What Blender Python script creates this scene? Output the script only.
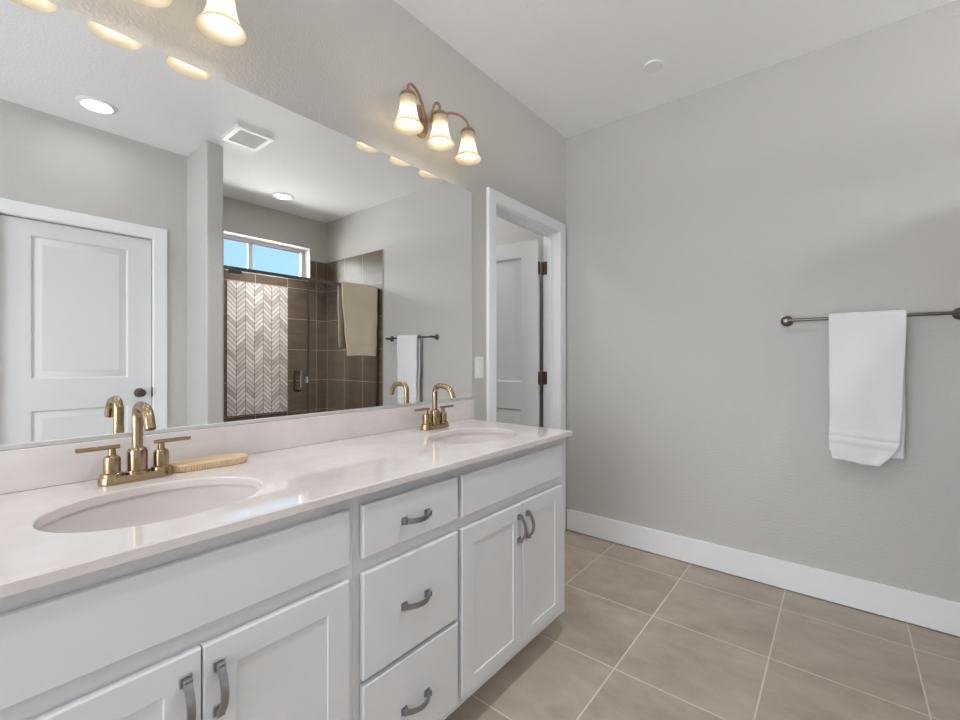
import bpy, bmesh, math, random
from mathutils import Vector, Matrix
for o in list(bpy.data.objects):
    bpy.data.objects.remove(o, do_unlink=True)
S = bpy.context.scene
C = S.collection
PI = math.pi

# ------------------------------------------------------------------ camera
cd = bpy.data.cameras.new('camera')
cd.sensor_width = 36.0
cd.lens = 440.15 * 36 / 960
cd.shift_y = -1.135 / 960
cd.clip_start = 0.02
cam = bpy.data.objects.new('camera', cd)
C.objects.link(cam)
cam.location = (1.4905, -2.7688, 1.1930)
cam.rotation_euler = (PI / 2, 0, 0.6861)
S.camera = cam
# ------------------------------------------------------------------ world, exposure
S.view_settings.view_transform = 'Standard'
S.view_settings.look = 'None'
S.view_settings.gamma = 1.0
S.view_settings.use_curve_mapping = False
S.view_settings.exposure = -0.22
S.cycles.use_denoising = True
S.cycles.max_bounces = 14
S.cycles.diffuse_bounces = 6
S.cycles.glossy_bounces = 8
S.cycles.transmission_bounces = 8
S.cycles.transparent_max_bounces = 12
S.cycles.sample_clamp_indirect = 24.0
W = bpy.data.worlds.new('sky')
S.world = W
W.use_nodes = True
wn = W.node_tree.nodes
wl = W.node_tree.links
wn.clear()
wo = wn.new('ShaderNodeOutputWorld')
wb = wn.new('ShaderNodeBackground')
wtc = wn.new('ShaderNodeTexCoord')
wsx = wn.new('ShaderNodeSeparateXYZ')
wr = wn.new('ShaderNodeValToRGB')
for _ in range(2): wr.color_ramp.elements.new(0.5)
for _e, (_p, _c) in zip(wr.color_ramp.elements, ((0.0, (22.0, 21.5, 21.0, 1)), (0.498, (22.0, 21.5, 21.0, 1)), (0.502, (0.72, 1.15, 1.45, 1)), (0.80, (0.42, 0.90, 1.35, 1)))):
    _e.position = _p; _e.color = _c
wl.new(wtc.outputs['Generated'], wsx.inputs[0])
wmr = wn.new('ShaderNodeMapRange')          # -1..1 elevation to 0..1
wmr.inputs['From Min'].default_value = -1.0
wl.new(wsx.outputs['Z'], wmr.inputs[0])
wl.new(wmr.outputs[0], wr.inputs[0])
wl.new(wr.outputs[0], wb.inputs[0])
wb.inputs[1].default_value = 1.0
wl.new(wb.outputs[0], wo.inputs[0])

# soft daylight through the shower window
sl = bpy.data.lights.new('daylight', 'SUN'); sl.energy = 9.0; sl.angle = math.radians(50); sl.color = (1.0, 0.98, 0.96)
so = bpy.data.objects.new('daylight', sl); C.objects.link(so)
so.rotation_euler = Vector((-0.80, 0.38, -0.46)).to_track_quat('-Z', 'Y').to_euler()
BULB = 21.0        # vanity bulbs, emission strength
CAN = 36.0         # recessed ceiling light before the closed door
CAN_SHOWER = 16.0 # recessed ceiling light of the shower
# added soft fill behind the camera, standing in for bedroom daylight
ld = bpy.data.lights.new('rear_fill', 'AREA')
ld.shape = 'RECTANGLE'; ld.size = 1.6; ld.size_y = 2.3
ld.energy = 74.0; ld.color = (0.90, 0.96, 1.05)
lo_ = bpy.data.objects.new('rear_fill', ld); C.objects.link(lo_)
lo_.location = (0.85, -5.05, 1.2); lo_.rotation_euler = (PI / 2, 0, 0)
# two added fill lights just under the ceiling, above the frame, without fixtures
for _x, _y, _p in ((1.05, -1.60, 8.0), (1.05, -3.05, 3.0)):
    lc = bpy.data.lights.new('ceiling_fill', 'AREA'); lc.shape = 'DISK'; lc.size = 0.15; lc.energy = _p; lc.spread = math.radians(115); lc.color = (0.95, 0.98, 1.03)
    lco = bpy.data.objects.new('ceiling_fill', lc); C.objects.link(lco); lco.location = (_x, _y, 2.737)
# added fill light, without a fixture, to brighten the room beyond the doorway
lt = bpy.data.lights.new('toilet_room_fill', 'AREA'); lt.shape = 'DISK'; lt.size = 0.3; lt.energy = 11.0
lto = bpy.data.objects.new('toilet_room_fill', lt); C.objects.link(lto); lto.location = (-0.95, -0.75, 2.72)
# ------------------------------------------------------------------ helpers
def col(r, g, b):
    f = lambda v: (v / 255 / 12.92) if v / 255 <= 0.04045 else ((v / 255 + 0.055) / 1.055) ** 2.4
    return (f(r), f(g), f(b), 1)

class N:
    """small node-graph helper"""
    def __init__(s, name):
        s.m = bpy.data.materials.new(name)
        s.m.use_nodes = True
        s.t = s.m.node_tree
        s.b = s.t.nodes['Principled BSDF']
        s.out = s.t.nodes['Material Output']
    def n(s, typ, **kw):
        x = s.t.nodes.new(typ)
        for k, v in kw.items():
            setattr(x, k, v)
        return x
    def put(s, sock, v):
        if hasattr(v, 'is_output'):
            s.t.links.new(v, sock)
        else:
            sock.default_value = v
    def math(s, op, a, b=0.0, c=0.0):
        x = s.n('ShaderNodeMath', operation=op)
        s.put(x.inputs[0], a); s.put(x.inputs[1], b); s.put(x.inputs[2], c)
        return x.outputs[0]
    def mix(s, f, a, b):
        x = s.n('ShaderNodeMix', data_type='RGBA')
        s.put(x.inputs[0], f); s.put(x.inputs[6], a); s.put(x.inputs[7], b)
        return x.outputs[2]
    def pos(s):
        g = s.n('ShaderNodeNewGeometry')
        x = s.n('ShaderNodeSeparateXYZ')
        s.t.links.new(g.outputs['Position'], x.inputs[0])
        return g.outputs['Position'], x.outputs[0], x.outputs[1], x.outputs[2]
    def noise(s, vec, scale, detail=3.0, rough=0.5):
        x = s.n('ShaderNodeTexNoise')
        x.inputs['Scale'].default_value = scale
        x.inputs['Detail'].default_value = detail
        x.inputs['Roughness'].default_value = rough
        s.put(x.inputs['Vector'], vec)
        return x.outputs['Fac']
    def comb(s, x, y, z):
        c = s.n('ShaderNodeCombineXYZ')
        s.put(c.inputs[0], x); s.put(c.inputs[1], y); s.put(c.inputs[2], z)
        return c.outputs[0]
    def white(s, vec):
        x = s.n('ShaderNodeTexWhiteNoise', noise_dimensions='3D')
        s.put(x.inputs['Vector'], vec)
        return x.outputs['Value']
    def bump(s, h, strength, dist):
        x = s.n('ShaderNodeBump')
        x.inputs['Strength'].default_value = strength
        x.inputs['Distance'].default_value = dist
        s.put(x.inputs['Height'], h)
        s.t.links.new(x.outputs[0], s.b.inputs['Normal'])
    def ramp(s, f, stops):
        x = s.n('ShaderNodeValToRGB')
        e = x.color_ramp.elements
        while len(e) < len(stops):
            e.new(0.5)
        for i, (p, c) in enumerate(stops):
            e[i].position = p; e[i].color = c
        s.put(x.inputs[0], f)
        return x.outputs[0]
    def base(s, c, rough=0.5, metal=0.0, spec=0.5):
        s.put(s.b.inputs['Base Color'], c)
        s.b.inputs['Roughness'].default_value = rough
        s.b.inputs['Metallic'].default_value = metal
        s.b.inputs['Specular IOR Level'].default_value = spec
        return s

MAT = {}
def paint(name, c, rough, bscale=0, bst=0.0, bdist=0.002, spec=0.35):
    k = N(name); k.base(c, rough, 0, spec)
    if bscale:
        p, *_ = k.pos()
        a = k.noise(p, bscale, 2.0, 0.45)
        r = k.ramp(a, [(0.38, (0, 0, 0, 1)), (0.62, (1, 1, 1, 1))])
        k.bump(r, bst, bdist)
    MAT[name] = k.m
paint('wall_paint', col(200, 198, 194), 0.55, 95, 0.28, 0.0025)
paint('ceiling_paint', col(245, 245, 245), 0.7, 80, 0.25, 0.0025)
paint('trim_white', col(242, 243, 244), 0.38)
paint('door_white', col(230, 231, 232), 0.4)
paint('cabinet_white', col(224, 224, 225), 0.4)
paint('plastic_white', col(238, 238, 236), 0.35)
paint('vinyl_white', col(228, 222, 220), 0.4)
paint('cabinet_inside', col(60, 58, 55), 0.8)
paint('grille_grey', col(205, 205, 205), 0.5)
paint('vent_dark', col(178, 178, 178), 0.8)

def metal(name, c, rough, streak=0.0):
    k = N(name); k.base(c, rough, 1.0)
    if streak:
        p, x, y, z = k.pos()
        n = k.noise(k.comb(k.math('MULTIPLY', x, 60.0), k.math('MULTIPLY', y, 60.0), k.math('MULTIPLY', z, 900.0)), 1.0, 2.0)
        k.put(k.b.inputs['Roughness'], k.math('MULTIPLY_ADD', n, streak, rough - streak / 2))
    MAT[name] = k.m
metal('gold_brushed', col(170, 148, 118), 0.2, 0.05)
metal('bronze_warm', col(172, 148, 124), 0.28)
metal('nickel_pull', col(158, 158, 160), 0.36, 0.1)
metal('nickel_dark', col(118, 112, 104), 0.28)
metal('bronze_dark', col(126, 110, 92), 0.38)
metal('aluminium', col(228, 229, 228), 0.5)
metal('mirror_glass', (0.93, 0.94, 0.935, 1), 0.0)

# quartz counter
k = N('quartz'); p, x, y, z = k.pos()
a = k.noise(p, 5.0, 5.0, 0.6)
k.base(k.ramp(a, [(0.35, col(216, 207, 204)), (0.65, col(228, 221, 218))]), 0.03, 0, 0.9)
MAT['quartz'] = k.m
k = N('quartz_edge'); k.base(col(200, 195, 190), 0.3); MAT['quartz_edge'] = k.m
k = N('sink_ceramic'); k.base(col(222, 214, 211), 0.12, 0, 0.5); MAT['sink_ceramic'] = k.m

def tile_mat(name, ua, u0, us, va, v0, vs, grout_w, c_lo, c_hi, c_grout, rough, streak=(1.0, 3.2)):
    """square tile from world position: ua/va pick the axes"""
    k = N(name); p, x, y, z = k.pos()
    ax = {'x': x, 'y': y, 'z': z}
    u = k.math('DIVIDE', k.math('SUBTRACT', ax[ua], u0), us)
    v = k.math('DIVIDE', k.math('SUBTRACT', ax[va], v0), vs)
    fu = k.math('FLOOR', u); fv = k.math('FLOOR', v)
    du = k.math('MULTIPLY', k.math('ABSOLUTE', k.math('SUBTRACT', u, k.math('ROUND', u))), us)
    dv = k.math('MULTIPLY', k.math('ABSOLUTE', k.math('SUBTRACT', v, k.math('ROUND', v))), vs)
    g = k.math('LESS_THAN', k.math('MINIMUM', du, dv), grout_w / 2)
    r = k.white(k.comb(fu, fv, 3.3))
    off = k.math('MULTIPLY', r, 37.0)
    n1 = k.noise(k.comb(k.math('MULTIPLY_ADD', u, streak[0] * 1.3, off), k.math('MULTIPLY', v, streak[1] * 1.3), off), 1.0, 6.0, 0.62)
    n2 = k.noise(k.comb(k.math('MULTIPLY_ADD', u, streak[0] * 4.0, off), k.math('MULTIPLY', v, streak[1] * 4.5), off), 1.0, 5.0, 0.65)
    m = k.math('ADD', k.math('MULTIPLY', n1, 0.60), k.math('MULTIPLY', n2, 0.32))
    m = k.math('ADD', m, k.math('MULTIPLY', k.math('SUBTRACT', r, 0.5), 0.12))
    c = k.ramp(m, [(0.3, c_lo), (0.62, c_hi)])
    c = k.mix(g, c, c_grout)
    k.base(c, rough, 0, 0.4)
    k.put(k.b.inputs['Roughness'], k.math('MULTIPLY_ADD', g, 0.4, rough))
    k.bump(k.math('SUBTRACT', k.math('MULTIPLY', n2, 0.15), g), 0.35, 0.0015)
    MAT[name] = k.m
tile_mat('floor_tile', 'x', 0.3637, 0.4531, 'y', -0.2319, 0.4486, 0.0055, col(155, 142, 127), col(186, 173, 157), col(212, 201, 187), 0.36, (1.0, 1.6))
SB = dict(c_lo=col(96, 82, 68), c_hi=col(122, 107, 91), c_grout=col(210, 197, 180), rough=0.3)
tile_mat('shower_tile_x', 'x', 2.022, 0.33, 'z', -0.03, 0.33, 0.004, **SB)
tile_mat('shower_tile_y', 'y', -0.126, 0.33, 'z', -0.03, 0.33, 0.004, **SB)
tile_mat('shower_floor_tile', 'x', 2.1, 0.1, 'y', 0.0, 0.1, 0.003, **SB)

# chevron marble mosaic
k = N('chevron_marble'); p, x, y, z = k.pos()
cw, ph = 0.598 / 7, 0.0465
u = k.math('DIVIDE', k.math('ADD', y, 1.054), cw)
fu = k.math('FLOOR', u)
w = k.math('PINGPONG', k.math('ADD', y, 1.054), cw)
vv = k.math('DIVIDE', k.math('SUBTRACT', k.math('ADD', z, 10.0), k.math('MULTIPLY', w, -1.0)), ph)
fv = k.math('FLOOR', vv)
du = k.math('MULTIPLY', k.math('ABSOLUTE', k.math('SUBTRACT', u, k.math('ROUND', u))), cw)
dv = k.math('MULTIPLY', k.math('ABSOLUTE', k.math('SUBTRACT', vv, k.math('ROUND', vv))), ph * 0.72)
g = k.math('LESS_THAN', k.math('MINIMUM', du, dv), 0.0026)
r = k.white(k.comb(fu, fv, 7.7))
n1 = k.noise(k.comb(k.math('MULTIPLY', r, 50.0), k.math('MULTIPLY', y, 14.0), k.math('MULTIPLY', z, 14.0)), 1.0, 4.0)
m = k.math('ADD', k.math('MULTIPLY', r, 0.62), k.math('MULTIPLY', n1, 0.4))
c = k.ramp(m, [(0.15, col(176, 168, 160)), (0.38, col(214, 207, 200)), (0.75, col(238, 232, 226))])
c = k.mix(g, c, col(122, 113, 106))
k.base(c, 0.3, 0, 0.4)
MAT['chevron_marble'] = k.m

# towels
def terry(name, c, scale):
    k = N(name); p, *_ = k.pos()
    k.base(c, 0.95, 0, 0.1)
    k.b.inputs['Sheen Weight'].default_value = 0.25
    a = k.noise(p, scale, 3.0, 0.7)
    k.bump(a, 0.8, 0.004)
    MAT[name] = k.m
terry('terry_white', col(241, 241, 243), 230)
terry('terry_tan', col(224, 208, 186), 230)
k = N('tray_ceramic'); k.base(col(224, 200, 164), 0.5); MAT['tray_ceramic'] = k.m

def emit(name, c, s):
    k = N(name)
    e = k.n('ShaderNodeEmission'); e.inputs[0].default_value = c; e.inputs[1].default_value = s
    k.t.links.new(e.outputs[0], k.out.inputs[0]); k.t.nodes.remove(k.b)
    MAT[name] = k.m
emit('bulb_glow', (1.0, 0.90, 0.78, 1), BULB)
emit('can_lens', (0.96, 0.98, 1.02, 1), CAN)
emit('can_lens_shower', (0.98, 0.98, 1.0, 1), CAN_SHOWER)

# frosted shade: thin translucent glass
k = N('shade_glass')
tr = k.n('ShaderNodeBsdfTranslucent'); tr.inputs[0].default_value = (0.88, 0.82, 0.69, 1)
df = k.n('ShaderNodeBsdfDiffuse'); df.inputs[0].default_value = (0.68, 0.63, 0.53, 1)
gl = k.n('ShaderNodeBsdfGlossy'); gl.inputs['Roughness'].default_value = 0.25
m1 = k.n('ShaderNodeMixShader'); m1.inputs[0].default_value = 0.32
m2 = k.n('ShaderNodeMixShader'); m2.inputs[0].default_value = 0.05
k.t.links.new(tr.outputs[0], m1.inputs[1]); k.t.links.new(df.outputs[0], m1.inputs[2])
k.t.links.new(m1.outputs[0], m2.inputs[1]); k.t.links.new(gl.outputs[0], m2.inputs[2])
k.t.links.new(m2.outputs[0], k.out.inputs[0]); k.t.nodes.remove(k.b)
MAT['shade_glass'] = k.m

def clear_glass(name, tint):
    k = N(name)
    t = k.n('ShaderNodeBsdfTransparent'); t.inputs[0].default_value = tint
    gl = k.n('ShaderNodeBsdfGlossy'); gl.inputs['Roughness'].default_value = 0.0
    f = k.n('ShaderNodeFresnel'); f.inputs[0].default_value = 1.3
    mx = k.n('ShaderNodeMixShader')
    k.t.links.new(f.outputs[0], mx.inputs[0]); k.t.links.new(t.outputs[0], mx.inputs[1]); k.t.links.new(gl.outputs[0], mx.inputs[2])
    k.t.links.new(mx.outputs[0], k.out.inputs[0]); k.t.nodes.remove(k.b)
    MAT[name] = k.m
clear_glass('shower_glass', (0.975, 0.98, 0.978, 1))
clear_glass('window_glass', (0.97, 0.98, 0.98, 1))

# ------------------------------------------------------------------ mesh helpers
def new():
    return bmesh.new()
def add_box(bm, lo, hi, bev=0.0, seg=2):
    x0, y0, z0 = lo; x1, y1, z1 = hi
    vs = [bm.verts.new(v) for v in ((x0, y0, z0), (x1, y0, z0), (x1, y1, z0), (x0, y1, z0), (x0, y0, z1), (x1, y0, z1), (x1, y1, z1), (x0, y1, z1))]
    fs = [bm.faces.new([vs[i] for i in f]) for f in ((0, 3, 2, 1), (4, 5, 6, 7), (0, 1, 5, 4), (1, 2, 6, 5), (2, 3, 7, 6), (3, 0, 4, 7))]
    if bev:
        es = list({e for f in fs for e in f.edges})
        bmesh.ops.bevel(bm, geom=es, offset=bev, segments=seg, profile=0.5, affect='EDGES', clamp_overlap=True)
    return vs
def frame_for(d):
    d = Vector(d).normalized()
    a = Vector((0, 0, 1)) if abs(d.z) < 0.9 else Vector((1, 0, 0))
    s = d.cross(a).normalized()
    return s, s.cross(d).normalized(), d
def add_lathe(bm, prof, origin, axis=(0, 0, 1), seg=32, sx=1.0, sy=1.0, cap0=True, cap1=True):
    """prof: (radius, height along axis)"""
    s, t, d = frame_for(axis)
    if tuple(axis) == (0, 0, 1):
        s, t = Vector((1, 0, 0)), Vector((0, 1, 0))
    o = Vector(origin); rings = []
    for r, h in prof:
        if r < 1e-6:
            rings.append([bm.verts.new(o + d * h)])
        else:
            rings.append([bm.verts.new(o + d * h + s * (r * sx * math.cos(2 * PI * i / seg)) + t * (r * sy * math.sin(2 * PI * i / seg))) for i in range(seg)])
    for a, b in zip(rings, rings[1:]):
        for i in range(seg):
            j = (i + 1) % seg
            f = [a[i % len(a)], a[j % len(a)], b[j % len(b)], b[i % len(b)]]
            u = []
            for v in f:
                if v not in u: u.append(v)
            if len(u) > 2: bm.faces.new(u)
    if cap0 and len(rings[0]) > 1: bm.faces.new(rings[0][::-1])
    if cap1 and len(rings[-1]) > 1: bm.faces.new(rings[-1])
def smooth_path(pts, n=8):
    """Catmull-Rom through pts"""
    P = [Vector(p) for p in pts]; P = [2 * P[0] - P[1]] + P + [2 * P[-1] - P[-2]]
    out = []
    for i in range(1, len(P) - 2):
        for j in range(n):
            t = j / n
            a, b, c, d = P[i - 1], P[i], P[i + 1], P[i + 2]
            out.append(0.5 * ((2 * b) + (c - a) * t + (2 * a - 5 * b + 4 * c - d) * t * t + (3 * b - a - 3 * c + d) * t ** 3))
    out.append(P[-2])
    return out
def add_sweep(bm, path, section, up=None, cap=True):
    """sweep closed 2D section (list of (a,b)) along path"""
    P = [Vector(p) for p in path]; rings = []; s = None
    for i, p in enumerate(P):
        d = (P[min(i + 1, len(P) - 1)] - P[max(i - 1, 0)]).normalized()
        if up is not None:
            s = d.cross(Vector(up)).normalized()
        elif s is None:
            s = frame_for(d)[0]
        else:
            s = (s - d * s.dot(d)).normalized()
        t = s.cross(d).normalized()
        rings.append([bm.verts.new(p + s * a + t * b) for a, b in section])
    n = len(section)
    for a, b in zip(rings, rings[1:]):
        for i in range(n):
            bm.faces.new((a[i], a[(i + 1) % n], b[(i + 1) % n], b[i]))
    if cap:
        bm.faces.new(rings[0][::-1]); bm.faces.new(rings[-1])
def circ(r, n=16):
    return [(r * math.cos(2 * PI * i / n), r * math.sin(2 * PI * i / n)) for i in range(n)]
def add_tube(bm, path, r, n=16):
    add_sweep(bm, path, circ(r, n))
def xform(bm, M, start=0):
    bm.verts.ensure_lookup_table()
    bmesh.ops.transform(bm, matrix=M, verts=bm.verts[start:])
def obj(name, bm, mat, parent=None, angle=35, mats=None):
    bmesh.ops.remove_doubles(bm, verts=bm.verts, dist=1e-6)
    bmesh.ops.recalc_face_normals(bm, faces=bm.faces)
    me = bpy.data.meshes.new(name)
    bm.to_mesh(me); bm.free()
    me.materials.append(MAT[mat])
    for m in mats or []:
        me.materials.append(MAT[m])
    if angle:
        me.shade_smooth(); me.set_sharp_from_angle(angle=math.radians(angle))
    o = bpy.data.objects.new(name, me); C.objects.link(o)
    if angle and 'towel' not in name:
        wm_ = o.modifiers.new('flat_face_shading', 'WEIGHTED_NORMAL'); wm_.keep_sharp = True; wm_.weight = 90
    if parent is not None:
        off = Vector((0, 0, 0)); q = parent
        while q is not None:
            off += q.location; q = q.parent
        if parent.type == 'EMPTY':
            me.transform(Matrix.Translation(-off))
        o.parent = parent
        if parent.type != 'EMPTY':
            me.transform(Matrix.Translation(-off))
    return o
def tag(o, label, cat, group=None, kind=None):
    o['label'] = label; o['category'] = cat
    if group: o['group'] = group
    if kind: o['kind'] = kind
    return o
def thing(name, label, cat, loc, group=None, kind=None):
    o = bpy.data.objects.new(name, None); o.empty_display_size = 0.05
    C.objects.link(o); o.location = loc
    return tag(o, label, cat, group, kind)
def struct(name, bm, mat, label, cat, parent=None, angle=0):
    o = obj(name, bm, mat, parent, angle)
    if parent is None: tag(o, label, cat, None, 'structure')
    return o
def dup(root, loc, label, group=None):
    r = root.copy(); C.objects.link(r); r.location = loc; r['label'] = label
    if group: r['group'] = group
    for ch in list(root.children):
        c = ch.copy(); C.objects.link(c); c.parent = r
        for g in list(ch.children):
            d = g.copy(); C.objects.link(d); d.parent = c
    return r

H = 2.74
XO = 2.388        # wall facing the mirror
XS = 3.058        # back wall of the shower
YW0, YW1 = -1.585, -1.472   # partition wall beside the shower
XW = 1.993
YN = -5.20        # wall behind the camera
# ------------------------------------------------------------------ structure
bm = new(); add_box(bm, (-1.8, YN - 0.1, -0.1), (XS + 0.2, 0.1, 0.0))
struct('floor', bm, 'floor_tile', 'floor of square brown grey stone look tiles with pale grout', 'floor')
bm = new(); add_box(bm, (-1.8, YN - 0.1, H), (XS + 0.2, 0.1, H + 0.1))
struct('ceiling', bm, 'ceiling_paint', 'flat white textured ceiling', 'ceiling')
DY0, DY1, DZ = -0.818, -0.110, 2.050     # doorway in the mirror wall (jamb faces)
bm = new()
add_box(bm, (-0.115, YN, 0), (0, DY0 - 0.02, H))
add_box(bm, (-0.115, DY1 + 0.02, 0), (0, 0, H))
add_box(bm, (-0.115, DY0 - 0.02, DZ + 0.02), (0, DY1 + 0.02, H))
struct('wall_left', bm, 'wall_paint', 'grey wall behind the big mirror with the open doorway', 'wall')
bm = new(); add_box(bm, (-1.7, 0, 0), (XS + 0.15, 0.1, H))
struct('wall_right', bm, 'wall_paint', 'plain grey wall with the towel bar', 'wall')
OY0, OY1, OZ = -2.562, -1.802, 2.062      # doorway facing the mirror
bm = new()
add_box(bm, (XO, YN, 0), (XO + 0.115, OY0 - 0.012, H))
add_box(bm, (XO, OY1 + 0.012, 0), (XO + 0.115, YW0, H))
add_box(bm, (XO, OY0 - 0.012, OZ + 0.012), (XO + 0.115, OY1 + 0.012, H))
add_box(bm, (XO + 0.1165, YN, 0), (XO + 0.16, YW0, H))  # unseen backing slab, added to block outside light around the door leaf
struct('wall_opposite', bm, 'wall_paint', 'grey wall around the closed white door, seen in the mirror', 'wall')
bm = new()
add_box(bm, (XW, YW0, 0), (XS + 0.15, YW1, H), 0.012, 3)
struct('wall_partition', bm, 'wall_paint', 'narrow grey partition wall ending beside the shower', 'wall', angle=40)
WY0, WY1, WZ0, WZ1 = -1.40, -0.195, 2.042, 2.413
bm = new()
add_box(bm, (XS, YW1, 0), (XS + 0.15, 0, WZ0))
add_box(bm, (XS, YW1, WZ1), (XS + 0.15, 0, H))
add_box(bm, (XS, YW1, WZ0), (XS + 0.15, WY0, WZ1))
add_box(bm, (XS, WY1, WZ0), (XS + 0.15, 0, WZ1))
struct('wall_shower', bm, 'wall_paint', 'grey wall with the high window at the back of the shower', 'wall')
bm = new(); add_box(bm, (-0.115, YN - 0.1, 0), (XO + 0.115, YN, H))
struct('wall_near', bm, 'wall_paint', 'plain grey wall behind the camera', 'wall')
# toilet room beyond the doorway
bm = new()
add_box(bm, (-1.7, -1.35, 0), (-0.115, -1.25, H))
add_box(bm, (-1.8, -1.35, 0), (-1.7, 0, H))
struct('wall_toilet_room', bm, 'wall_paint', 'grey wall of the small room beyond the open door', 'wall')
# baseboards
def baseboard(name, lo, hi, label):
    bm = new(); add_box(bm, lo, hi, 0.003, 2)
    struct(name, bm, 'trim_white', label, 'baseboard', angle=35)
baseboard('baseboard_right', (0.016, -0.014, 0.004), (2.015, 0, 0.147), 'white baseboard along the wall under the towel bar')
baseboard('baseboard_opposite', (XO - 0.014, YW0 - 0.13, 0.004), (XO, YW0, 0.147), 'short white baseboard beside the closed door')
baseboard('baseboard_partition', (XW, YW0 - 0.014, 0.004), (XO - 0.014, YW0, 0.147), 'white baseboard at the foot of the partition wall')
baseboard('baseboard_near', (0, YN, 0.004), (XO, YN + 0.014, 0.147), 'white baseboard on the wall behind the camera')

# ------------------------------------------------------------------ panelled slabs (doors)
def paneled(bm, Wd, Ht, T, panels, prof, bev=0.002, back=True):
    """slab u 0..Wd, v 0..Ht, n 0 (front) .. -T; panels (u0,v0,u1,v1); prof list of (inset, depth)"""
    def face(n0, sgn):
        us = sorted({bev, Wd - bev} | {p[0] for p in panels} | {p[2] for p in panels})
        vs = sorted({bev, Ht - bev} | {p[1] for p in panels} | {p[3] for p in panels})
        for i in range(len(us) - 1):
            for j in range(len(vs) - 1):
                a, b, c, d = us[i], vs[j], us[i + 1], vs[j + 1]
                mu, mv = (a + c) / 2, (b + d) / 2
                if any(p[0] < mu < p[2] and p[1] < mv < p[3] for p in panels):
                    continue
                bm.faces.new([bm.verts.new((q[0], n0, q[1])) for q in ((a, b), (c, b), (c, d), (a, d))])
        for p in panels:
            prev = None
            for ins, dep in prof:
                r = [bm.verts.new((q[0], n0 + sgn * dep, q[1])) for q in ((p[0] + ins, p[1] + ins), (p[2] - ins, p[1] + ins), (p[2] - ins, p[3] - ins), (p[0] + ins, p[3] - ins))]
                if prev:
                    for i in range(4):
                        bm.faces.new((prev[i], prev[(i + 1) % 4], r[(i + 1) % 4], r[i]))
                prev = r
            bm.faces.new(prev)
    face(0.0, 1.0)
    def ring(ins, n):
        return [bm.verts.new((u, n, v)) for u, v in ((ins, ins), (Wd - ins, ins), (Wd - ins, Ht - ins), (ins, Ht - ins))]
    R = [ring(bev, 0), ring(0, bev), ring(0, T - bev), ring(bev, T)]
    for a, b in zip(R, R[1:]):
        for i in range(4):
            bm.faces.new((a[i], a[(i + 1) % 4], b[(i + 1) % 4], b[i]))
    if back: face(T, -1.0)
    else: bm.faces.new(ring(bev, T))
# local frame: x=u, y=depth into the slab, z=v
PROF_RAISED = [(0, 0), (0.003, 0.002), (0.008, 0.012), (0.014, 0.012), (0.050, 0.002), (0.053, 0.002)]
PROF_SHAKER = [(0, 0), (0.0006, 0.0006), (0.0012, 0.0045), (0.0018, 0.0045)]

# ---- door 2: closed door facing the mirror
DW = OY1 - OY0 - 0.008
d2 = thing('door_2', 'closed white two panel door facing the vanity, seen in the mirror', 'door', (XO, OY0, 0), kind='structure')
bm = new()
paneled(bm, DW, 2.045, 0.035, [(0.135, 0.20, DW - 0.135, 0.858), (0.135, 1.055, DW - 0.135, 1.952)], PROF_RAISED)
# slab front must face -x: u along -y
xform(bm, Matrix.Translation((XO + 0.012, OY1 - 0.004, 0.010)) @ Matrix(((0, 1, 0, 0), (-1, 0, 0, 0), (0, 0, 1, 0), (0, 0, 0, 1))))
leaf2 = obj('door_leaf', bm, 'door_white', d2, 20)
bm = new()
add_lathe(bm, [(0.033, 0), (0.033, 0.005), (0.026, 0.010), (0.012, 0.012), (0.012, 0.028), (0.026, 0.040), (0.029, 0.052), (0.024, 0.062), (0.0, 0.066)], (XO + 0.012, -1.877, 0.952), (-1, 0, 0), 28)
obj('door_knob', bm, 'nickel_dark', leaf2)
for hz in (0.28, 1.05, 1.83):
    bm = new(); add_lathe(bm, [(0.006, -0.045), (0.006, 0.045)], (XO + 0.006, OY0 + 0.001, hz), seg=12)
    obj('hinge', bm, 'nickel_dark', d2)
bm = new()
for a, b in ((OY0 - 0.0115, OY0), (OY1, OY1 + 0.0115)):
    add_box(bm, (XO, a, 0), (XO + 0.115, b, OZ + 0.0115))
add_box(bm, (XO, OY0, OZ), (XO + 0.115, OY1, OZ + 0.0115))
obj('door_jamb', bm, 'trim_white', d2, 0)
bm = new(); add_box(bm, (XO - 0.0005, OY1 - 0.002, 0.92), (XO + 0.012, OY1 + 0.001, 0.985))
obj('strike_plate', bm, 'nickel_dark', d2)
def casing(name, wallx, sgn, y0, y1, z1, w, t, label, yl=None):
    """flat mitred casing around an opening; outer width w"""
    bm = new()
    a = [(y0 - w, 0.004), (y0 - w, z1 + w), (y1 + (yl if yl else w), z1 + w), (y1 + (yl if yl else w), 0.004)]
    b = [(y0, 0.004), (y0, z1), (y1, z1), (y1, 0.004)]
    def rim(pts, x): return [bm.verts.new((x, y, z)) for y, z in pts]
    x0, x1 = wallx, wallx + sgn * t
    c = 0.004
    a2 = [(a[0][0] + c, a[0][1]), (a[1][0] + c, a[1][1] - c), (a[2][0] - c, a[2][1] - c), (a[3][0] - c, a[3][1])]
    b2 = [(b[0][0] - c, b[0][1]), (b[1][0] - c, b[1][1] + c), (b[2][0] + c, b[2][1] + c), (b[3][0] + c, b[3][1])]
    L = [rim(a, x0), rim(a, x1 - sgn * c), rim(a2, x1), rim(b2, x1), rim(b, x1 - sgn * c), rim(b, x0)]
    for p, q in zip(L, L[1:] + L[:1]):
        for i in range(3):
            bm.faces.new((p[i], p[i + 1], q[i + 1], q[i]))
    bm.faces.new([l[0] for l in L]); bm.faces.new([l[3] for l in L][::-1])
    struct(name, bm, 'trim_white', label, 'door trim', angle=20)
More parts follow.
